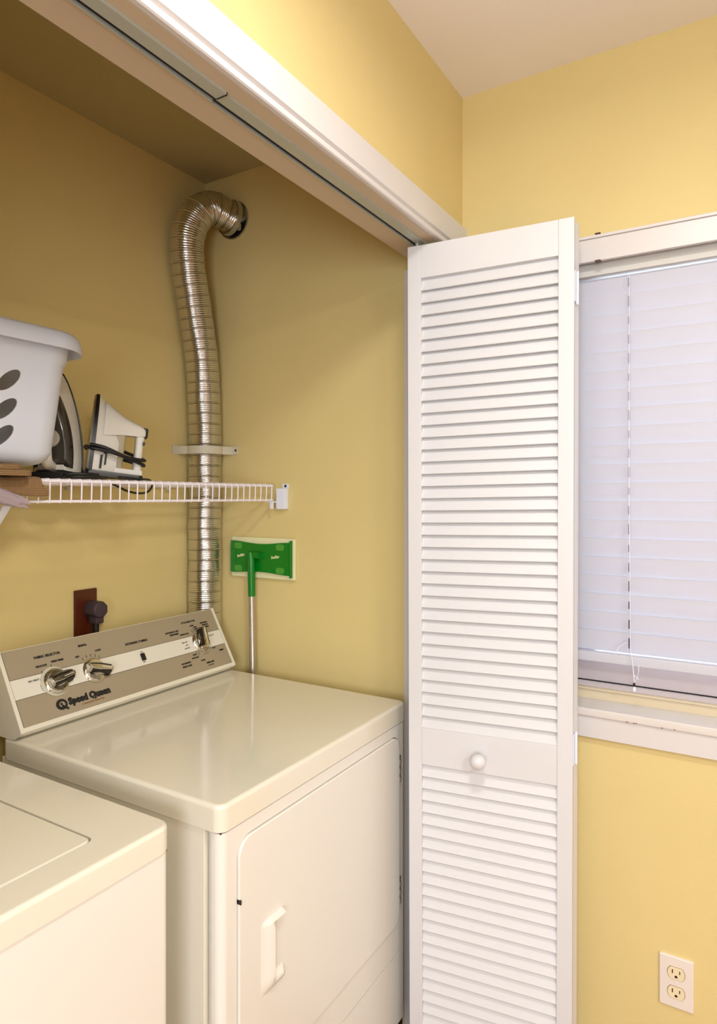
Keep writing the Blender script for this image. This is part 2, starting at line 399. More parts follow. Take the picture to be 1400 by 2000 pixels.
# slats
th = math.radians(9)
zt, zb = .506, -.368; nS = 20; step = (zt - zb)/nS
def slat_blind():
    t = MB(); k = 7; wd = .0485
    top = []; bot = []
    for i in range(k):
        u = (i/(k-1) - .5); c_ = .0007*(1 - (2*u)**2)
        top.append((u*wd, c_+.0017)); bot.append((u*wd, c_-.0017))
    prof = top + bot[::-1]
    rings = []
    for y in (-1.03, 0.42):
        rings.append([Vector((1.650 - v_*math.cos(th)*1 + u_*math.sin(th)*-1, y, u_*math.cos(th) - v_*math.sin(th)*0 )) for u_, v_ in prof])
    t.loft(rings); return t
s0 = None
for i in range(nS):
    zc = zt - step*(i+.5)
    if s0 is None:
        mb = slat_blind(); mb.bm.transform(Matrix.Translation((0, 0, P(zc)))); s0 = mb.build('slat', 'blind', bl, ang=50); z00 = zc
    else: inst(s0, 'slat', bl, (0, 0, zc - z00))
MB().box((1.632, -1.03, P(-.395)), (1.668, 0.42, P(-.372)), .003).build('bottom_rail', 'blind', bl)
for yy in (.2665, -.50):
    c_ = MB()
    c_.tube([(1.6345, yy, P(.51)), (1.6335, yy-.002, P(.1)), (1.6315, yy, P(-.37))], .0006, 6)
    c_.build('ladder_cord', 'white', bl)
    d_ = MB()
    for i in range(nS):
        zc = zt - step*(i+.5)
        d_.obox((1.6335, yy-.003, P(zc+.003)), (1, 0, 0), (0, 1, 0), (0, 0, 1), .003, .0028, .020 + .004*math.sin(i*2.1))
    d_.build('route_hole', mat('cord_hole', (84, 80, 84), .7), bl, kind='stuff')
MB().tube([(1.626, .262, P(.50)), (1.624, .262, P(.0)), (1.622, .259, P(-.35)), (1.618, .252, P(-.40)), (1.617, .250, P(-.425))], .0010, 6).build('lift_cord', 'white', bl)
cp = MB().tube([(1.628, .268, P(-.34)), (1.622, .285, P(-.352)), (1.620, .290, P(-.37))], .0007, 6)
cp.build('cord_end', 'white', bl); cp = MB()
cp.tube([(1.617, .250, P(-.428)), (1.614, .243, P(-.415)), (1.612, .240, P(-.400)), (1.614, .240, P(-.385))], .0008, 6)
cp.tube([(1.617, .250, P(-.410)), (1.613, .240, P(-.418))], .0007, 6)
cp.build('cord_loop', 'white', bl)
MB().tube([(1.617, .250, P(-.428)), (1.617, .250, P(-.436))], .0026, 10).build('cord_cap', 'black', bl)
MB().lathe([(.0008, 0), (.0035, -.002), (.0042, -.007), (.0035, -.011), (.001, -.013)], Matrix.Translation((1.617, .250, P(-.436))), 12).build('tassel', 'white', bl)

# ================================================================== dryer
ZD = P(-.54)
dry = empty('clothes_dryer', (1.205, 1.13, 0), 'almond white clothes dryer with slanted control console, right of the washer', 'dryer')
DX0, DX1, DY0, DY1 = .858, 1.556, .797, 1.47
# cabinet sides
cab = MB(); cab.box((DX0+.003, DY0+.0415, .02), (DX1-.003, DY1-.016, P(-.585)), .003); cab.build('cabinet', 'appl', dry)
fp = MB()
fp.prism(rrect(DX0+.003, DY0+.002, DX1-.003, DY0+.0400, .016), Matrix.Translation((0, 0, .10)), P(-.5895)-.10)
fpo = fp.build('front_panel', 'appl2', dry)
zt_, zb_ = P(-.617), P(-1.095)
front = lambda y: frame((0, y, 0), (1, 0, 0), (0, 0, 1), (0, -1, 0))
c_ = MB(); c_.prism(rrect(.9008, zb_-.0022, 1.5162, zt_+.0022, .0345, 8), front(DY0+.020), .04)
cut(fpo, cutter(c_, dry))
c_ = MB(); c_.box((DX0-.01, DY0-.005, P(-1.176)), (DX1+.01, DY0+.006, P(-1.172))); c_.box((DX0-.01, DY0-.005, P(-1.176)), (DX0+.007, DY0+.1, P(-1.172)))
cut(fpo, cutter(c_, dry))
dr = MB(); dr.prism(rrect(.903, zb_, 1.514, zt_, .0325, 8), front(DY0+.0155), .0182, .0022, 3)
dro = dr.build('door', 'appl2', dry)
c_ = MB(); c_.box((.9025, DY0-.006, P(-.729)), (.9045, DY0+.01, P(-.721)))
c_.build('latch_notch', 'black', dro)
# door handle: raised pull with a scoop open to the right
hx0, hx1, hz0, hz1 = .960, 1.029, P(-.935), P(-.796); yf = DY0-.003
hh_ = MB()
def hring(x, zlo, zhi, y): return None
rows = []
NX, NZ = 14, 26
for j in range(NZ+1):
    row = []
    for i in range(NX+1):
        a = i/NX; b = j/NZ; x = hx0 + a*(hx1-hx0); z = hz0 + b*(hz1-hz0)
        edge = min(1, b/.22); e = math.sin(PI/2*edge)               # lower end fades in a curve
        topk = 1.0 if b < .965 else (1-b)/.035
        ridge = .0120 * (lambda q: q*q*(3-2*q))(min(1, a/.46))                                 # rises from the left towards the crest
        if a > .47:
            fl = max(0, (a-.47)/.05); scoop = min(1, fl)
            mid = min(1, max(0, (b-.10)/.12)) * min(1, max(0, (.955-b)/.03))
            hgt = ridge*(1 - scoop*mid) - .004*scoop*mid*0
        else: hgt = ridge
        hgt *= max(0, topk) * e
        if a > .97: hgt *= 0
        row.append(hh_.bm.verts.new((x, yf - hgt + (.0006 if hgt < 1e-5 else 0), z)))
    rows.append(row)
for j in range(NZ):
    for i in range(NX): hh_.bm.faces.new((rows[j][i], rows[j][i+1], rows[j+1][i+1], rows[j+1][i]))
hh_.build('handle', 'appl2', dro, ang=60)
for za, zb2 in ((-.672, -.738), (-.983, -1.051)):
    q = MB(); q.box((1.516, DY0-.002, P(zb2)), (1.521, DY0+.004, P(za)), .0004); 
    for k in range(3): 
        zz = P(za) - .008 - k*.022; q.box((1.5135, DY0-.005, zz-.012), (1.5175, DY0+.002, zz), .0008)
    q.build('hinge', 'steel', dro, label='small dark-edged metal hinge')
    MB().box((1.5125, DY0-.0008, P(zb2)-.001), (1.523, DY0+.0022, P(za)+.001)).build('hinge_recess', 'black', dry)
# lid
ld = MB(); ld.prism(rrect(DX0, DY0, DX1, 1.45, .020, 8), Matrix.Translation((0, 0, P(-.587))), .047, .008, 4)
ld.build('top', 'appl', dry)
MB().box((DX0+.008, DY0+.008, .06), (DX1-.008, DY0+.06, .11)).build('plinth', 'dark', dry)
MB().box((DX0+.006, DY0+.006, P(-.5905)), (DX1-.006, 1.44, P(-.5865))).build('seam', 'dark', dry)
# console
CY0 = 1.381; CZ0 = P(-.516)
fd = Vector((0, .091, .158)).normalized(); fn = Vector((0, -.158, .091)).normalized()
con = MB()
prof = [(1.412, -.540), (1.398, -.537), (1.3835, -.528), (1.3785, -.521), (1.381, -.516), (1.4715, -.3590), (1.4720, -.3580), (1.4726, -.3576), (1.4734, -.3576), (1.4742, -.3590), (1.4600, -.540)]
con.loft([[Vector((x, y, P(z))) for y, z in prof] for x in (.860, 1.545)])
cono = con.build('control_console', 'appl', dry)
for x0, x1 in ((.858, .867), (1.538, 1.547)):
    t = MB(); pr2 = [(y-.0025 if i in (3, 4, 5, 6) else y, z+(.002 if i in (6, 7, 8) else 0)) for i, (y, z) in enumerate(prof)]
    t.loft([[Vector((x, y, P(z))) for y, z in pr2] for x in (x0, x1)])
    t.build('end_cap', 'appl', cono)
def cp_(x, b, n=0.0): return Vector((x, CY0, CZ0)) + fd*b + fn*n
def cfr(x, b, n=0.0): return frame(cp_(x, b, n), (1, 0, 0), fd, fn)
def cplate(x0, x1, b0, b1, n0, n1): 
    t = MB(); t.obox(cp_((x0+x1)/2, (b0+b1)/2, (n0+n1)/2), (1, 0, 0), fd, fn, x1-x0, b1-b0, n1-n0); return t
cplate(.868, 1.537, .004, .1815, .0002, .0012).build('fascia', 'fascia', cono, label='taupe fascia panel')
cplate(.868, 1.537, .067, .1125, .0012, .0016).build('fascia_stripe', 'stripe', cono, label='white band across the fascia')
lnz = MB()
for b in (.0665, .113): lnz.obox(cp_(1.2025, b, .0015), (1, 0, 0), fd, fn, .669, .0008, .0005)
for xx in (.8683,): lnz.obox(cp_(xx, .0918, .0012), (1, 0, 0), fd, fn, .0006, .1755, .0006)
lnz.build('fascia_line', 'ink', cono)
# lettering
tx = MB(); tb = MB()
def put(mb, s, x, b, size, bold=0.0, rot=0.0, align='CENTER', n=.0019, space=1.0):
    mb.add(text_bm(s, size, bold, align=align, space=space), cfr(x, b, n) @ Matrix.Rotation(rot, 4, 'Z'))
S1 = .0082; S2 = .0062
put(tx, 'FABRIC SELECTOR', .972, .152, S1, .0003)
put(tx, 'DELICATE', .950, .130, S2, .0003); put(tx, 'PERM PRESS', .993, .134, S2, .0003)
put(tx, 'NO HEAT', .922, .1005, S2, .0001); put(tx, 'REG', 1.022, .100, S2, .0001); put(tx, 'FLUFF', .944, .098, S2*.9)
put(tx, 'SIGNAL', 1.070, .157, S1*.9, .0003); put(tx, 'OFF', 1.046, .131, S2, .0003); put(tx, 'LOUD', 1.108, .136, S2, .0003)
put(tx, 'EXTENDED TUMBLE', 1.229, .133, S1, .0003); put(tx, 'ON', 1.233, .1035, S2*.8); put(tx, 'OFF', 1.231, .0755, S2*.8)
put(tx, 'CYCLE SELECTOR', 1.428, .157, S1*.85, .0002)
put(tx, 'AUTOMATIC DRY', 1.357, .137, S2, .0003); put(tx, 'PERM PRESS', 1.362, .129, S2, .0003)
put(tx, 'KNITS', 1.437, .143, S2*.85, .0002, rot=0); put(tx, 'MORE', 1.447, .137, S2*.8, .0002); put(tx, 'NORMAL', 1.452, .131, S2*.8, .0002)
put(tx, 'AUTOMATIC', 1.487, .145, S2*.85, .0003); put(tx, 'REGULAR', 1.489, .138, S2*.85, .0003); put(tx, 'FABRICS', 1.492, .131, S2*.85, .0003)
put(tx, 'WRINKLE PREV', 1.398, .123, S2*.8, .0002)
put(tx, 'VERY DRY', 1.388, .099, S2*.8); put(tx, 'DRY', 1.393, .090, S2*.8); put(tx, 'LESS DRY', 1.390, .081, S2*.8)
put(tx, 'FLUFF UP', 1.497, .101, S2*.8)
put(tx, 'KNITS', 1.407, .057, S2*.85, .0002); put(tx, 'DELICATES', 1.405, .048, S2*.85, .0002)
put(tx, 'AUTOMATIC', 1.366, .040, S2, .0003); put(tx, 'KNITS & DEL', 1.366, .031, S2, .0003)
put(tx, '70 MIN', 1.430, .035, S2*.85, .0002); put(tx, 'TIMED DRY', 1.454, .024, S2, .0003); put(tx, 'NO HEAT', 1.454, .016, S2*.8)
put(tx, 'COOL', 1.488, .062, S2*.8, .0002); put(tx, 'TIMED', 1.514, .050, S2, .0003)
# tick marks
def tick(x, b, rot, l=.007, wd=.0011):
    t = bmesh.new(); bmesh.ops.create_cube(t, size=1, matrix=Matrix.Diagonal((wd, l, .0005, 1))); tx.add(t, cfr(x, b, .0019) @ Matrix.Rotation(rot, 4, 'Z'))
K1, K2, K3 = (.974, .086), (1.079, .088), (1.447, .090)
for a in (-20, -2, 16, 34, 50): tick(K2[0] + .040*math.sin(math.radians(a-10)), K2[1] + .040*math.cos(math.radians(a-10)), -math.radians(a-10))
for a in (-42, 0): tick(K1[0] + .039*math.sin(math.radians(a)), K1[1] + .039*math.cos(math.radians(a)), -math.radians(a))
for i, a in enumerate(range(95, 190, 11)): 
    if i != 5: tick(K3[0] + .038*math.sin(math.radians(a)), K3[1] + .038*math.cos(math.radians(a)), -math.radians(a), .0022, .0022)
for a in (-25, -14, 215, 228): tick(K3[0] + .040*math.sin(math.radians(a)), K3[1] + .040*math.cos(math.radians(a)), -math.radians(a), .011, .0008)
arc = [cp_(K1[0] + .040*math.cos(math.radians(a)), K1[1] + .040*math.sin(math.radians(a)), .0018) for a in range(178, 205, 5)]
tx.tube(arc, .0005, 4)
tx.build('lettering', 'ink', cono, wn=False, label='small black control lettering')
# brand lettering and emblem
put(tb, 'Speed Queen', 1.045, .0310, .0215, .0015, space=.98)
put(tb, '.', 1.102, .027, .012, .0004)
Qc = (.969, .0300)
ring = []
for k in range(25):
    a = 2*PI*k/24; ring.append(a)
q = MB(); nn = 28
o_, i_ = [], []
for k in range(nn):
    a = 2*PI*k/nn; o_.append((.0145*math.cos(a), .0128*math.sin(a))); i_.append((.0078*math.cos(a)+.0012, .0068*math.sin(a)))
fr = cfr(*Qc, .0016)
for lo, hi, z in ((i_, o_, .0006),):
    A_ = [tb.bm.verts.new(fr @ Vector((x, y, z))) for x, y in lo]; B_ = [tb.bm.verts.new(fr @ Vector((x, y, z))) for x, y in hi]
    for k in range(nn): tb.bm.faces.new((A_[k], A_[(k+1) % nn], B_[(k+1) % nn], B_[k]))
tb.obox(fr @ Vector((.0070, -.0085, .0004)), fr.to_3x3() @ Vector((.8, -.6, 0)), fr.to_3x3() @ Vector((.6, .8, 0)), fn, .018, .0050, .0008)
tb.obox(fr @ Vector((-.0005, .0012, .0004)), (1, 0, 0), fd, fn, .0050, .0050, .0008)
tb.build('brand_lettering', 'ink', cono, wn=False, label='bold black brand lettering and round Q emblem')
tg = MB(); put(tg, 'Commercial Heavy Duty', 1.050, .0165, .0062, .0001)
tg.build('small_lettering', 'goldink', cono, wn=False)
# rocker switch
sw = MB(); sw.obox(cp_(1.232, .0895, .003), (1, 0, 0), fd, fn, .0125, .020, .006, .0012); sw.build('rocker_switch', 'black', cono)
# knobs
def knob(c, rot, dialplate=False):
    fr = cfr(c[0], c[1], .0014) @ Matrix.Rotation(rot, 4, 'Z')
    k = MB().lathe([(.0001, 0), (.0315, 0), (.0315, .003), (.0285, .0065), (.0255, .0075), (.0245, .012), (.0001, .0125)], fr, 36)
    ko = k.build('knob', 'chrome', cono, label='chrome control knob')
    # grip blade pointing along local +y, flared towards the pointer
    g = MB()
    pts = [(-.0110, -.026), (-.0150, -.012), (-.0165, .004), (-.0140, .020), (-.0125, .037), (.0125, .037), (.0140, .020), (.0165, .004), (.0150, -.012), (.0110, -.026)]
    top = [(x*.30, y*.98) for x, y in pts]
    g.loft([[fr @ Vector((x, y, .006)) for x, y in pts], [fr @ Vector((x*.95, y, .016)) for x, y in pts], [fr @ Vector((x, y, .029)) for x, y in top]])
    bmesh.ops.bevel(g.bm, geom=list(g.bm.edges), offset=.0012, segments=2, affect='EDGES')
    g.build('knob_grip', 'chrome', cono)
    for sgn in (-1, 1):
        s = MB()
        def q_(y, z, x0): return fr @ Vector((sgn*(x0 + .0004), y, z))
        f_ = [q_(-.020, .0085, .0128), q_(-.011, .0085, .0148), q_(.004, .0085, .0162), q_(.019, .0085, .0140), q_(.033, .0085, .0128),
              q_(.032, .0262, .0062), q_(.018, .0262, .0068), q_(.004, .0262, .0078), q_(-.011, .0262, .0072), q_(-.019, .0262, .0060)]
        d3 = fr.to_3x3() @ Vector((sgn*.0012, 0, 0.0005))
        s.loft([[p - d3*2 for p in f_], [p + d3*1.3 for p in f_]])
        s.build('grip_reflection', 'darkreflect', cono)  # near-black plates: the dark room mirrored in the chrome, painted on
    ln = MB(); ln.obox(fr @ Vector((0, .018, .0292)), fr.to_3x3() @ Vector((1, 0, 0)), fr.to_3x3() @ Vector((0, 1, 0)), fn, .0014, .026, .001)
    ln.build('pointer_line', 'stripe', cono)
    return ko
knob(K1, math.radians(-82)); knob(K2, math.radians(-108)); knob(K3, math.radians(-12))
dp = MB(); dp.lathe([(.0001, 0), (.0355, 0), (.0355, .0012), (.0001, .0013)], cfr(K1[0]-.003, K1[1]+.001, .0018), 36)
dp.build('dial_plate', 'clear', cono, label='pale clear dial disc behind the left knob')

# ================================================================== washer
ws = empty('washing_machine', (.45, 1.15, 0), 'almond white top-loading washing machine in the lower left, left of the dryer', 'washer')
WX0, WX1, WYF = .122, .782, .830
MB().prism(rrect(WX0+.003, WYF+.003, WX1-.006, 1.50, .014), Matrix.Translation((0, 0, .02)), P(-.584)-.02).build('cabinet', 'appl2', ws)
tp = MB(); tp.prism(rrect(WX0, WYF, WX1, 1.49, .026, 8), Matrix.Translation((0, 0, P(-.582))), .042, .0075, 4)
tpo = tp.build('top', 'appl', ws)
c_ = MB(); c_.prism(rrect(.215, .8935, .6795, 1.302, .016, 6), Matrix.Translation((0, 0, ZD-.014)), .05)
cut(tpo, cutter(c_, ws))
lid = MB(); lid.prism(rrect(.2175, .8965, .6770, 1.300, .014, 6), Matrix.Translation((0, 0, ZD-.013)), .0132, .004, 3); lid.build('lid', 'appl', ws)
MB().box((WX0+.006, WYF+.006, P(-.5850)), (WX1-.009, 1.48, P(-.5815))).build('seam', 'dark', ws)
MB().loft([[Vector((x, y, P(z))) for y, z in [(1.40, -.54), (1.38, -.52), (1.46, -.36), (1.50, -.355), (1.50, -.54)]] for x in (WX0+.01, WX1-.01)]).build('control_console', 'appl', ws)
MB().obox((.4515, 1.4165, P(-.44)), (1, 0, 0), Vector((0, .08, .16)).normalized(), Vector((0, -.16, .08)).normalized(), .60, .15, .004).build('fascia', 'fascia', ws)

# ================================================================== dryer vent duct
du = empty('vent_duct', (1.56, 1.515, 0.3), 'ribbed silver foil vent hose climbing the closet corner', 'vent hose')
cps = [(1.566, 1.5232, -1.10), (1.566, 1.5232, -.60), (1.566, 1.5232, -.2), (1.564, 1.521, .15), (1.558, 1.519, .30), (1.543, 1.517, .44), (1.515, 1.517, .58), (1.489, 1.516, .68),
       (1.476, 1.511, .76), (1.482, 1.503, .82), (1.505, 1.490, .868), (1.540, 1.474, .890), (1.575, 1.460, .888), (1.606, 1.447, .878), (1.614, 1.444, .875)]
def catmull(ps, per):
    ps = [Vector(p) for p in ps]; out = []
    for i in range(len(ps)-1):
        p0 = ps[max(i-1, 0)]; p1 = ps[i]; p2 = ps[i+1]; p3 = ps[min(i+2, len(ps)-1)]
        for k in range(per):
            t = k/per
            out.append(0.5*((2*p1) + (-p0+p2)*t + (2*p0-5*p1+4*p2-p3)*t*t + (-p0+3*p1-3*p2+p3)*t**3))
    out.append(ps[-1]); return out
path = catmull([(x, y, P(z)) for x, y, z in cps], 60)
# arc-length resample
L = [0]
for a, b in zip(path, path[1:]): L.append(L[-1] + (b-a).length)
def at(s):
    lo, hi = 0, len(L)-1
    while hi-lo > 1:
        m_ = (lo+hi)//2
        if L[m_] <= s: lo = m_
        else: hi = m_
    t = (s-L[lo])/max(1e-9, L[hi]-L[lo]); return path[lo].lerp(path[hi], t)
rib = .0066; pts = []; rad = []; s = 0; k = 0; R0 = .0515
while s < L[-1]:
    big = (k % 5 == 0)
    for fr_, dr_ in ((0, -.0026 if big else -.0012), (.22, .0012 if big else -.0003), (.5, .0022 if big else .0004), (.78, -.0003)):
        ss = s + fr_*rib
        if ss < L[-1]: pts.append(at(ss)); rad.append(R0 + dr_ + .0006*math.sin(ss*90))
    s += rib; k += 1
dmb = MB().tube(pts, R0, 40, True, rad)
for v in dmb.bm.verts:      # slight dents
    v.co += Vector((math.sin(v.co.z*37+v.co.x*90), math.cos(v.co.z*29+v.co.y*80), 0))*.0007
dmb.build('duct_hose', 'alu', du, ang=80, wn=False)
cf = Vector((.97, -.2, -.10)).normalized(); cu_ = Vector((0, 0, 1)); ca = cf.cross(cu_).normalized(); cu_ = ca.cross(cf)
MB().lathe([(.0505, -.012), (.0555, -.012), (.0555, .004), (.0505, .004)], frame((1.604, 1.447, P(.877)), ca, cu_, cf), 40).build('hose_clamp', 'steel', du)
MB().obox((1.598, 1.4085, P(.839)), ca, cu_, cf, .012, .020, .010, .002).build('clamp_screw', 'steel', du)
MB().lathe([(.050, 0), (.060, 0), (.060, .006), (.050, .006)], frame((1.6125, 1.447, P(.875)), (0, 1, 0), (0, 0, 1), (1, 0, 0)), 40).build('wall_collar', 'steel', du)
# strap
st = empty('duct_strap', (1.56, 1.515, P(.137)), 'pale grey bracket strap holding the silver vent hose to the corner', 'bracket')
cx, cy, rs = 1.562, 1.519, .0585
pl = [(1.497, 1.571), (1.499, 1.558), (1.512, 1.5375)]
for a in range(150, 320, 12):
    aa = math.radians(a + 2); pl.append((cx + rs*math.cos(aa)*.98, cy + rs*math.sin(aa)))
pl = [(1.497, 1.5735), (1.498, 1.560)] + [(cx+rs*math.cos(math.radians(a)), cy+rs*math.sin(math.radians(a))) for a in range(160, 292, 10)] + [(1.6065, 1.453), (1.6185, 1.452)]
sb = MB(); hz = .0125
outer = [Vector((x, y, 0)) for x, y in pl]
rr_ = []
for i, p in enumerate(outer):
    d = (outer[min(i+1, len(outer)-1)] - outer[max(i-1, 0)]).normalized(); n_ = Vector((d.y, -d.x, 0))
    z0 = P(.139 - .001)
    rr_.append([p + n_*t + Vector((0, 0, z0+z)) for t, z in ((0, -hz), (.003, -hz), (.003, hz), (0, hz))])
sb.loft(rr_); sb.build('strap_band', 'strap', st, ang=30)
MB().box((1.474, 1.5705, P(.125)), (1.500, 1.5748, P(.153)), .001).build('flange', 'strap', st)
MB().box((1.6155, 1.430, P(.126)), (1.6198, 1.458, P(.152)), .001).build('flange', 'strap', st)
MB().lathe([(.0001, 0), (.004, 0), (.003, .002), (.0001, .0025)], frame((1.6155, 1.438, P(.139)), (0, 1, 0), (0, 0, 1), (-1, 0, 0)), 12).build('screw', 'black', st)

# ================================================================== wire shelf
sh = empty('wire_shelf', (.80, 1.42, P(.02)), 'white coated wire shelf along the closet back wall', 'shelf')
SX0, SX1 = .0, 1.592; YF_ = 1.270; zt1, zb1 = .0275, -.0155
tl = lambda x: -.0028*(x-.85)/.7
fr_ = MB(); fr_.tube([(SX0, YF_, P(zt1+tl(SX0))), (SX1, YF_, P(zt1+tl(SX1)))], .0042, 10); fr_.build('front_rail', 'wire', sh)
fr_ = MB(); fr_.tube([(SX0, YF_, P(zb1+tl(SX0))), (SX1, YF_, P(zb1+tl(SX1)))], .0032, 10); fr_.build('lower_rail', 'wire', sh)
for yy in (1.385, 1.40, 1.452): 
    fr_ = MB(); fr_.tube([(SX0, yy, P(zt1+tl(SX0)-.003)), (SX1 if yy < 1.44 else 1.49, yy, P(zt1+tl(1.5)-.003))], .003, 8); fr_.build('cross_rail', 'wire', sh)
fr_ = MB(); fr_.tube([(SX0, 1.566, P(zt1+tl(SX0)-.003)), (1.49, 1.566, P(zt1+tl(1.5)-.003))], .003, 8); fr_.build('back_rail', 'wire', sh)
def shwire(yend):
    mb = MB(); x = 0
    mb.tube([(0, yend, .0315), (0, 1.285, .0315), (0, 1.270, .0318), (0, 1.2655, .0295), (0, 1.2648, .025), (0, 1.2660, -.012), (0, 1.2685, -.0185)], .0018, 6)
    return mb
src_l = src_s = None; x = .02; nw = 0
while x < 1.585:
    yend = 1.568 if x < 1.492 else 1.448
    key = yend > 1.5
    s_o = src_l if key else src_s
    if s_o is None:
        mb = shwire(yend); mb.bm.transform(Matrix.Translation((x, 0, H + tl(x))))
        o = mb.build('shelf_wire', 'wire', sh, ang=80, wn=False)
        if key: src_l = o; xl = x
        else: src_s = o; xs = x
    else:
        x_ref = xl if key else xs
        inst(s_o, 'shelf_wire', sh, (x - x_ref, 0, tl(x) - tl(x_ref)))
    x += .0252
MB().box((1.599, 1.229, P(-.046)), (1.6195, 1.263, P(.018)), .003).build('end_bracket', 'white', sh)
b2 = MB(); b2.box((1.583, 1.262, P(-.026)), (1.619, 1.285, P(-.022)), .0008); b2.box((1.585, 1.262, P(-.045)), (1.588, 1.275, P(-.0255)), .0008); b2.build('rail_hook', 'white', sh)
MB().box((1.6165, 1.229, P(.016)), (1.6198, 1.252, P(.0315)), .0008).build('bracket_tab', 'white', sh)
MB().lathe([(.0001, 0), (.0042, 0), (.0035, .002), (.0001, .003)], frame((1.6165, 1.2395, P(.0245)), (0, 1, 0), (0, 0, 1), (-1, 0, 0)), 12).build('screw', 'black', sh)
for xx in (1.11, 1.45): 
    c1 = MB(); c1.box((xx-.008, 1.562, P(.010)), (xx+.008, 1.5748, P(.040)), .002); c1.lathe([(.0001, 0), (.004, 0), (.003, .002)], frame((xx, 1.562, P(.018)), (1, 0, 0), (0, 0, 1), (0, -1, 0)), 10)
    c1.build('wall_clip', 'strap', sh)
br = MB(); br.obox((.766, 1.42, P(-.163)), (1, 0, 0), Vector((0, .303, -.295)).normalized(), Vector((0, .295, .303)).normalized(), .017, .42, .006, .0015)
br.build('support_brace', 'white', sh, label='diagonal white support brace')

# ================================================================== burlap mats, bag, basket
burl = ((.70, .812, 1.228, 1.55, .0345, .0455, 'upper brown burlap mat pressed under the laundry basket'),
        (.66, .822, 1.222, 1.55, .0330-.0, .0345, None))
mt = MB(); mt.prism(rrect(.30, 1.232, .778, 1.55, .02, 5), Matrix.Translation((0, 0, P(.0482))), .0100, .003, 2)
tag(mt.build('burlap_mat', 'burlap'), 'brown burlap mat pressed directly under the white laundry basket', 'mat', 'burlap mats under the basket')
mt = MB(); mt.prism(rrect(.30, 1.226, .795, 1.55, .02, 5), Matrix.Translation((0, 0, P(.0358))), .0118, .004, 2)
tag(mt.build('burlap_mat', 'burlap'), 'second brown burlap mat, lying flat on the wire shelf under another mat', 'mat', 'burlap mats under the basket')
# third: folded over the front rail
mt = MB(); NXm = 22; rows = []
sec = [(1.30, .0340), (1.275, .0342), (1.262, .0335), (1.2565, .028), (1.2550, .015), (1.2545, .004), (1.2548, -.004)]
for i in range(NXm+1):
    a = i/NXm; x = .70 + .140*a; row = []
    cut_ = 1.0 if a > .45 else .25 + .75*a/.45
    for y, z in sec:
        zz = .034 - (.034 - z)*cut_
        xx = x - (0.030*max(0, (z-.004)/.03) if a > .9 else 0)*(a-.9)/.1
        row.append(Vector((xx, y - .0015*math.sin(a*9), P(zz + .0015*math.sin(a*13)))))
    rows.append(row)
for r_ in (0,):
    V1 = [[mt.bm.verts.new(p) for p in row] for row in rows]
    V2 = [[mt.bm.verts.new(p + Vector((0, -.0022, .0018))) for p in row] for row in rows]
    for V in (V1, V2):
        for i in range(NXm):
            for j in range(len(sec)-1): mt.bm.faces.new((V[i][j], V[i+1][j], V[i+1][j+1], V[i][j+1]))
    for i in range(NXm):
        for j in (0, len(sec)-1): mt.bm.faces.new((V1[i][j], V1[i+1][j], V2[i+1][j], V2[i][j]))
    for j in range(len(sec)-1):
        for i in (0, NXm): mt.bm.faces.new((V1[i][j], V1[i][j+1], V2[i][j+1], V2[i][j]))
tag(mt.build('burlap_mat', 'burlap', ang=70), 'brown burlap mat folded down over the front rail of the wire shelf', 'mat', 'burlap mats under the basket')
# plastic bag
bgm = MB(); t = bmesh.new(); bmesh.ops.create_icosphere(t, subdivisions=4, radius=1)
for v in t.verts:
    p = v.co.copy(); n_ = .13*math.sin(p.x*7+p.z*5)*math.cos(p.y*6+p.x*3) + .07*math.sin(p.x*19+p.z*11) + .05*math.cos(p.z*23-p.x*9)
    v.co = p*(1+n_)
bgm.add(t, Matrix.Translation((.727, 1.247, P(-.001))) @ Matrix.Rotation(math.radians(18), 4, 'Y') @ Matrix.Diagonal((.068, .0075, .0145, 1)))
tag(bgm.build('plastic_bag', 'bag', ang=80), 'crumpled lilac grey plastic bag hanging at the front edge of the shelf', 'bag')

# basket: rounded rectangular loft, walls with thickness
bk = empty('laundry_basket', (.60, 1.385, P(.059)), 'white plastic laundry basket with oval holes standing on the burlap mats', 'basket')
def rr3(hx, hy, r, z, cx=.614, cy=1.385, n=10): return [Vector((cx+x, cy+y, P(z))) for x, y in rrect(-hx, -hy, hx, hy, r, n)]
z0b, z1b = .0595, .330
def dims(z):
    t = (z - z0b)/(z1b - z0b)
    return .265 + .028*t, .120 + .026*t, .062 + .006*t
wall = []
for z, inset in ((z0b, .030), (z0b+.004, .016), (z0b+.012, .006), (z0b+.026, 0), (.12, 0), (.20, 0), (.268, 0), (.275, -.004), (z1b-.004, -.004)):
    hx, hy, r = dims(z); wall.append(rr3(hx-inset, hy-inset, max(.02, r-inset*.5), z))
tk = .0028
inner = []
for z, inset in ((z1b-.004, -.004), (.275, -.004), (.268, 0), (.20, 0), (.12, 0), (z0b+.026, 0), (z0b+.012, .006), (z0b+.006, .016)):
    hx, hy, r = dims(z); inner.append(rr3(hx-inset-tk, hy-inset-tk, max(.018, r-inset*.5-tk), z+(.002 if z < .1 else 0)))
bb = MB().loft(wall + inner); bo = bb.build('basket_body', 'basket', bk, ang=50)
cut_mb = MB()
hx_, hy_, r_ = dims(.2)
for row, (zc, dx) in enumerate(((.2215, .004), (.1655, .000), (.1130, -.004))):
    for c in range(7):
        xc = .750 + dx - c*.083
        pts = []
        for k in range(20):
            a = 2*PI*k/20; u, v = .0295*math.cos(a), .0135*math.sin(a); ro = math.radians(42)
            pts.append((xc + u*math.cos(ro)-v*math.sin(ro), P(zc) + u*math.sin(ro)+v*math.cos(ro)))
        cut_mb.prism(pts, frame((0, 1.60, 0), (1, 0, 0), (0, 0, 1), (0, -1, 0)), .5)
cut(bo, cutter(cut_mb, bk))
rim = MB(); rings = []
hx, hy, r = dims(z1b)
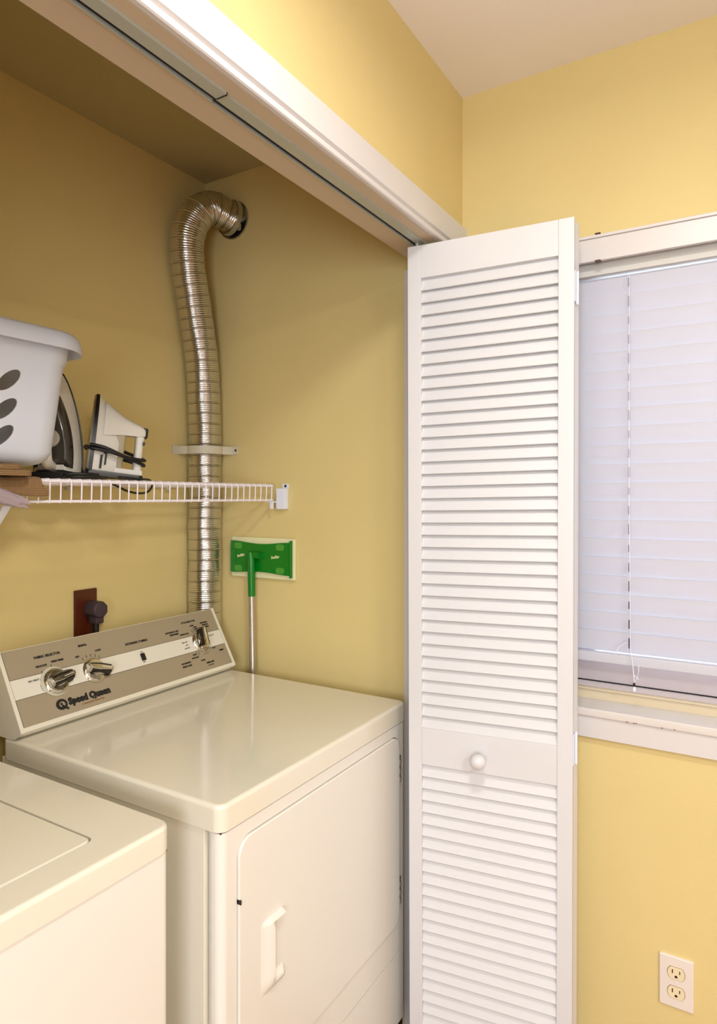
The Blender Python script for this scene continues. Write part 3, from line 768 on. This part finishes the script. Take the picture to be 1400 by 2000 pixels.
for out, z in ((-.006, z1b-.006), (.001, z1b-.002), (.004, z1b-.006), (.012, z1b-.0085), (.020, z1b-.018), (.026, z1b-.034), (.030, z1b-.034), (.0285, z1b-.018), (.024, z1b-.004), (.014, z1b+.004), (.002, z1b+.006), (-.006, z1b+.003)):
    rings.append(rr3(hx+out, hy+out, r+out+.002, z))
rings.append(rings[0])
rim.loft(rings, False, False); bmesh.ops.remove_doubles(rim.bm, verts=list(rim.bm.verts), dist=1e-5)
rim.build('basket_rim', 'basket', bk, ang=60)
ct = MB(); t = bmesh.new(); bmesh.ops.create_icosphere(t, subdivisions=4, radius=1)
for v in t.verts:
    p = v.co.copy(); v.co = p*(1 + .09*math.sin(p.x*9+p.y*4)*math.cos(p.z*8) + .05*math.sin(p.x*23+p.z*17))
ct.add(t, Matrix.Translation((.58, 1.41, P(.110))) @ Matrix.Diagonal((.215, .078, .040, 1)))
tag(ct.build('cloth_bundle', 'contents', ang=80), 'tan bundle glimpsed through the holes of the white laundry basket', 'cloth')

# ================================================================== irons
def teardrop(L_, W_, n=16):
    """outline, heel at 0, tip at L_"""
    pts = []
    for i in range(n+1):
        t = i/n; x = L_*t; y = W_*(math.cos(t*PI/2)**.62 if t < 1 else 0)*(1 - .10*(1-t)**3)
        pts.append((x, y))
    return pts
def iron(name, loc, rotz, tilt, label, L_, Hh, style):
    """local axes: X = out of the soleplate towards the handle, Y = sideways, Z = heel to tip"""
    root = empty(name, loc, label, 'iron', None)
    F = Matrix.Translation(loc) @ Matrix.Rotation(rotz, 4, 'Z') @ Matrix.Rotation(tilt, 4, 'Y')
    half = .061 if style == 1 else .052
    td = teardrop(L_, half)
    def ring(x, sc, zlo, zhi, n=16):
        a = []; o_ = teardrop(zhi - zlo, half*sc, n)
        up = [Vector((x, y, zlo + z)) for z, y in o_]; dn = [Vector((x, -y, zlo + z)) for z, y in o_[:-1]][::-1]
        return [F @ p for p in up + dn]
    MB().loft([ring(-.001, .97, .003, L_-.003), ring(.003, 1.0, 0, L_)]).build('soleplate', 'steel', root)
    MB().loft([ring(.003, 1.02, -.001, L_+.001), ring(.011, 1.03, -.001, L_+.002), ring(.012, .99, 0, L_-.001)]).build('skirt', 'black', root, ang=50)
    if style == 1:
        body = MB().loft([ring(.012, .97, .001, L_-.003), ring(.030, .90, .002, L_-.016), ring(.050, .76, .004, L_-.045), ring(.066, .60, .006, L_-.085), ring(.072, .50, .008, L_-.098)])
        body.build('body', 'ironw', root, ang=60)
        # smoky tank dome over the front
        tb_ = MB().loft([ring(.028, .82, .010, L_-.046), ring(.053, .78, .012, L_-.052), ring(.070, .70, .016, L_-.070), ring(.0775, .52, .03, L_-.105)])
        tb_.build('water_tank', 'tank', root, ang=60)
        hp = [(.066, .165), (.085, .170), (.112, .160), (.120, .13), (.118, .07), (.110, .03), (.085, .018), (.05, .014)]
        h = MB().tube(catmull([F @ Vector((a, 0, z)) for a, z in hp], 5), .013, 14); h.build('handle', 'ironw', root, ang=60)
        dl = MB().lathe([(.0001, 0), (.0215, 0), (.0215, .007), (.019, .010), (.010, .010), (.008, .014), (.0001, .0145)], F @ frame((.0745, 0, .082), (0, 1, 0), (0, 0, 1), (1, 0, 0)), 28)
        dl.build('temperature_dial', 'dial', root)
        hl = MB().loft([ring(.012, .62, -.012, .05), ring(.09, .55, -.012, .05)]); 
        hl.bm.free(); hl = MB(); hl.prism(rrect(-.006, -.050, .100, .050, .014), F @ Matrix.Translation((0, 0, -.016)), .018, .003); hl.build('heel_rest', 'black', root)
    else:
        # solid front and lower body
        body = MB(); sec = [(.012, .97, 0, L_-.002), (.030, .88, 0, L_-.022), (.055, .72, 0, L_-.050), (.068, .60, 0, L_-.066)]
        body.loft([ring(*s_) for s_ in sec]); body.build('body', 'ironw', root, ang=60)
        # nose rising to the handle, slim in width
        sd = frame(F @ Vector((0, -.021, 0)), F.to_3x3() @ Vector((1, 0, 0)), F.to_3x3() @ Vector((0, 0, 1)), F.to_3x3() @ Vector((0, 1, 0)))
        FX, FY, FZ = F.to_3x3() @ Vector((1, 0, 0)), F.to_3x3() @ Vector((0, 1, 0)), F.to_3x3() @ Vector((0, 0, 1))
        def sring(x, sc, z0_, z1_):
            w_ = lambda z: sc * half * math.cos(min(1, max(0, z/L_))*PI/2)**.62 * (1 - .5*max(0, (x-.07)/.06)*0)
            zs_ = [z0_ + (z1_-z0_)*k/8 for k in range(9)]
            e_ = [1, 1, 1, 1, 1, 1, .97, .85, .45]
            return [F @ Vector((x, w_(z)*e, z)) for z, e in zip(zs_, e_)] + [F @ Vector((x, -w_(z)*e, z)) for z, e in list(zip(zs_, e_))[::-1]]
        nm = MB().loft([sring(.028, .90, .088, L_-.014), sring(.050, .78, .092, L_-.030), sring(.075, .62, .096, L_-.046), sring(.100, .52, .098, L_-.056), sring(.118, .46, .099, L_-.062), sring(.128, .40, .100, L_-.068), sring(.132, .28, .104, L_-.076)])
        nm.build('nose', 'ironw', root, ang=60)
        hm = MB().loft([[F @ Vector((cx_ + hx_, y, z)) for hx_, y in rrect(-hw_, -.015, hw_, .015, .0075, 4)] for z, cx_, hw_ in ((.0, .121, .0115), (.03, .120, .010), (.07, .119, .0095), (.104, .119, .011))])
        hm.build('handle', 'ironw', root, ang=60)
        lt = MB(); lt.prism([(.060, 0), (.060, .012), (.131, .012), (.131, 0)][::-1], frame(F @ Vector((0, -.030, 0)), F.to_3x3() @ Vector((1, 0, 0)), F.to_3x3() @ Vector((0, 0, 1)), F.to_3x3() @ Vector((0, 1, 0))), .060, .004)
        lt.build('heel', 'ironw', root)
        tk_ = MB(); tk_.obox(F @ Vector((.0715, 0, .058)), F.to_3x3() @ Vector((1, 0, 0)), F.to_3x3() @ Vector((0, 1, 0)), F.to_3x3() @ Vector((0, 0, 1)), .024, .044, .094, .004)
        tk_.build('water_tank', mat('smoky_clear_tank', (150, 138, 104), .2, coat=.3), root, label='smoky see-through water tank')
        bt = MB(); bt.obox(F @ Vector((.130, 0, L_-.080)), F.to_3x3() @ Vector((1, 0, 0)), F.to_3x3() @ Vector((0, 1, 0)), F.to_3x3() @ Vector((0, 0, 1)), .014, .026, .028, .005); bt.build('steam_button', 'black', root)
        bt = MB(); bt.obox(F @ Vector((.1285, -.002, .083)), F.to_3x3() @ Vector((1, 0, 0)), F.to_3x3() @ Vector((0, 1, 0)), F.to_3x3() @ Vector((0, 0, 1)), .006, .032, .009, .001); bt.build('steam_switch', 'black', root)
        hr = MB(); hr.prism(rrect(-.004, -.046, .134, .046, .012), F @ Matrix.Translation((0, 0, -.014)), .014, .003); hr.build('heel_rest', 'black', root)
        pm = MB()
        for (a_, z_, w_, l_) in ((.036, .048, .004, .012), (.030, .022, .005, .034), (.040, .030, .004, .030)):
            yy = -half*.86 + .0008
            pm.obox(F @ Vector((a_, yy-.0012, z_)), F.to_3x3() @ Vector((1, 0, 0)), F.to_3x3() @ Vector((0, 1, 0)), F.to_3x3() @ Vector((0, 0, 1)), w_, .0015, l_)
        pm.build('side_print', 'ink', root)
        cw = MB()
        def lp(pl, r=.0042): cw.tube(catmull([F @ Vector((p[0]*.87, p[1], p[2])) for p in pl], 6), r, 8)
        lp([(.0, -.050, .060), (.04, -.056, .056), (.10, -.045, .040), (.150, -.018, .030), (.157, .0, .028), (.150, .018, .030), (.06, .05, .045), (.0, .050, .055), (-.006, .0, .058), (0, -.050, .052), (.05, -.055, .048), (.11, -.042, .040), (.152, -.018, .040), (.157, 0, .042), (.150, .018, .046), (.10, .04, .060)])
        cw.build('wrapped_cord', 'cord', root, ang=80)
    return root, F
zsx = P(.0335)
rz1 = math.radians(180+36)   # handle towards the viewer's left
i1, F1 = iron('clothes_iron', (1.028, 1.490, zsx+.0165), math.radians(180+41), math.radians(0), 'white clothes iron with smoky grey tank, standing half behind the laundry basket', .258, .12, 1)
i2, F2 = iron('clothes_iron', (1.068, 1.443, zsx+.0285), math.radians(-33), math.radians(7), 'white clothes iron seen side-on with its black cord wrapped round, right of the basket', .190, .15, 2)
# loose cords on the shelf: part of the irons
c1 = MB(); c1.tube(catmull([(x, y, P(z)) for x, y, z in ((1.00, 1.43, .038), (.96, 1.38, .0385), (.94, 1.32, .0385), (.99, 1.30, .0385), (1.04, 1.325, .0385), (1.03, 1.36, .0385), (.99, 1.385, .040), (.95, 1.36, .046), (.99, 1.33, .046), (1.03, 1.345, .046))], 6), .0036, 8)
c1.build('power_cord', 'cord', i1, ang=80)
c2 = MB(); c2.tube(catmull([(x, y, P(z)) for x, y, z in ((1.10, 1.42, .042), (1.12, 1.37, .040), (1.08, 1.33, .041), (1.13, 1.32, .037), (1.19, 1.35, .036), (1.215, 1.37, .022), (1.205, 1.375, .006), (1.17, 1.37, .002), (1.13, 1.365, .008), (1.10, 1.36, .018), (1.08, 1.355, .024))], 6), .0028, 8)
c2.build('power_cord', 'cord', i2, ang=80)

# ================================================================== dryer socket
so = empty('dryer_socket', (1.163, YB, P(-.32)), 'brown wall plate of the dryer socket above the dryer console', 'outlet')
MB().box((1.128, YB-.007, P(-.392)), (1.198, YB, P(-.258)), .0025).build('wall_plate', 'brown', so)
pg = empty('dryer_plug', (1.18, 1.55, P(-.32)), 'dark purple-grey round plug plugged into the brown socket', 'plug')
oc = [(.0235*math.cos(PI/8 + k*PI/4), .0235*math.sin(PI/8 + k*PI/4)) for k in range(8)]
px, pz = 1.176, -.312
pm = MB(); pm.prism(oc, frame((px, YB-.008, P(pz)), (1, 0, 0), (0, 0, 1), (0, -1, 0)), .046, .006, 3); pm.build('plug_head', 'plug', pg)
MB().obox((px+.001, YB-.030, P(pz-.028)), (1, 0, 0), (0, 1, 0), (0, 0, 1), .026, .034, .020, .004).build('cord_grip', 'plug', pg)
MB().tube(catmull([(px+.001, YB-.030, P(pz-.036)), (px+.001, YB-.030, P(-.42)), (px+.01, YB-.018, P(-.60)), (px+.02, YB-.016, P(-.9))], 6), .0075, 10).build('plug_cord', 'cord', pg)
nl = MB().lathe([(.0001, 0), (.0016, 0), (.0014, .004), (.0001, .0045)], frame((1.222, YB, P(-.336)), (1, 0, 0), (0, 0, 1), (0, -1, 0)), 8)
tag(nl.build('nail', 'brown'), 'tiny dark nail in the wall right of the brown socket plate', 'nail')

# ================================================================== duplex outlet on the window wall
ou = empty('wall_outlet', (XW, .163, P(-1.074)), 'white duplex wall outlet under the window', 'outlet')
pt = MB(); pt.prism(rrect(-.198, P(-1.130), -.129, P(-1.018), .003, 3), frame((XW, 0, 0), (0, -1, 0), (0, 0, 1), (-1, 0, 0)), .006, .0028, 3); pto = pt.build('wall_plate', 'plate', ou)
for zc in (-1.0525, -1.0945):
    pts = []
    for k in range(28):
        a = 2*PI*k/28; pts.append((-.1635 + .0172*math.cos(a), P(zc) + max(-.0128, min(.0128, .0172*math.sin(a)))))
    g0 = MB(); g0.prism([( -.1635 + (x+.1635)*1.05, P(zc) + (z-P(zc))*1.05) for x, z in pts], frame((XW-.0061, 0, 0), (0, -1, 0), (0, 0, 1), (-1, 0, 0)), .0003); g0.build('outlet_gap', mat('gap_brown', (110, 80, 60), .6), ou)
    g = MB(); g.prism(pts, frame((XW-.0060, 0, 0), (0, -1, 0), (0, 0, 1), (-1, 0, 0)), .0022, .0006); go = g.build('receptacle', 'ivory', ou)
    hl = MB(); xs_ = XW-.0083
    hl.box((xs_, .1635+.0062, P(zc-.0005)), (xs_+.001, .1635+.0084, P(zc+.0080))); hl.box((xs_, .1635-.0082, P(zc+.0005)), (xs_+.001, .1635-.0062, P(zc+.0074)))
    hl.prism([(-.1635 + .0030*math.cos(a_*PI/6), P(zc-.0068) + (.0030*math.sin(a_*PI/6) if a_ < 7 else -.0022)) for a_ in range(0, 12)], frame((xs_+.001, 0, 0), (0, -1, 0), (0, 0, 1), (-1, 0, 0)), .001)
    hl.build('slots', 'black', go)
MB().lathe([(.0001, 0), (.0028, 0), (.0022, .0012), (.0001, .0015)], frame((XW-.006, .1635, P(-1.0735)), (0, 1, 0), (0, 0, 1), (-1, 0, 0)), 12).build('screw', 'plate', ou)

# ================================================================== flat mop
mp = empty('floor_mop', (1.585, 1.33, 0), 'green flat floor mop with silver pole, standing upside down by the vent hose', 'mop')
mz0, mz1 = -.2560, -.1405; my0, my1 = 1.204, 1.448
t = MB(); t.box((1.6085, my0-.004, P(mz0-.004)), (1.6190, my1, P(mz1+.006)), .003); t.build('mop_pad', 'pad', mp, label='pale wiping pad wrapped round the head')
# waisted head plate
hd = MB(); pts = []
N_ = 24
for k in range(N_+1):
    a = k/N_; yv = my0 + .006 + a*(my1-my0-.008); wst = .0075*math.sin(PI*a)**2; pts.append((-yv, P(mz1-.006) - wst))
for k in range(N_, -1, -1):
    a = k/N_; yv = my0 + .006 + a*(my1-my0-.008); wst = .0060*math.sin(PI*a)**2; pts.append((-yv, P(mz0+.010) + wst))
hd.prism(pts, frame((1.6080, 0, 0), (0, -1, 0), (0, 0, 1), (-1, 0, 0)), .0085, .002)
hdo = hd.build('mop_head', 'green', mp)
for ya, yb_, xa, xb, za in ((my0+.003, my0+.0065, 1.5965, 1.609, .004), (my0+.012, my0+.026, 1.5985, 1.6005, .012), (my1-.026, my1-.012, 1.5985, 1.6005, .012)):
    MB().box((xa, ya, P(mz0+za)), (xb, yb_, P(mz1-.008 if za > .01 else mz1))).build('end_rib', 'green', hdo)
for yy in (my0+.043, my1-.036):
    for zz in (mz1-.021, mz0+.024):
        g = MB(); g.prism(rrect(-yy-.0155, P(zz)-.0095, -yy+.0155, P(zz)+.0095, .007, 5), frame((1.5996, 0, 0), (0, -1, 0), (0, 0, 1), (-1, 0, 0)), .0018, .0006); g.build('gripper', 'green2', hdo)
lt = MB()
for yy in (1.266, 1.402): lt.add(text_bm('Swiffer', .0115, .0003, shear=.2), frame((1.5990, yy, P(-.192)), (0, -1, 0), (0, 0, 1), (-1, 0, 0)) @ Matrix.Rotation(math.radians(8 if yy < 1.3 else 12), 4, 'Z'))
lt.build('lettering', 'pad', hdo, wn=False, label='pale brand lettering')
jx, jy, jz = 1.5835, 1.338, -.190
j = MB(); j.obox((1.5905, jy-.003, P(jz)), (1, 0, 0), (0, 1, 0), (0, 0, 1), .020, .030, .018, .005, 3)
j.tube([(1.590, jy-.022, P(jz+.001)), (1.590, jy+.022, P(jz+.001))], .0115, 14); j.build('swivel_joint', 'green', mp)
top = Vector((1.584, 1.347, P(-.188))); botm = Vector((1.5850, 1.322, .012))
dirp = (botm-top).normalized()
nk = MB(); nk.tube([top + Vector((0, 0.004, .008)), top + dirp*.012, top + dirp*.05, top + dirp*.126], .011, 16, rad=[.0095, .0122, .0120, .0112]); nk.build('pole_socket', 'green', mp)
mk = MB(); mk.tube([top + dirp*.126, botm - dirp*.10], .0100, 20); mk.build('pole', 'pole', mp)
mk = MB(); mk.tube([botm - dirp*.10, botm], .0125, 16); mk.build('grip', 'green', mp)
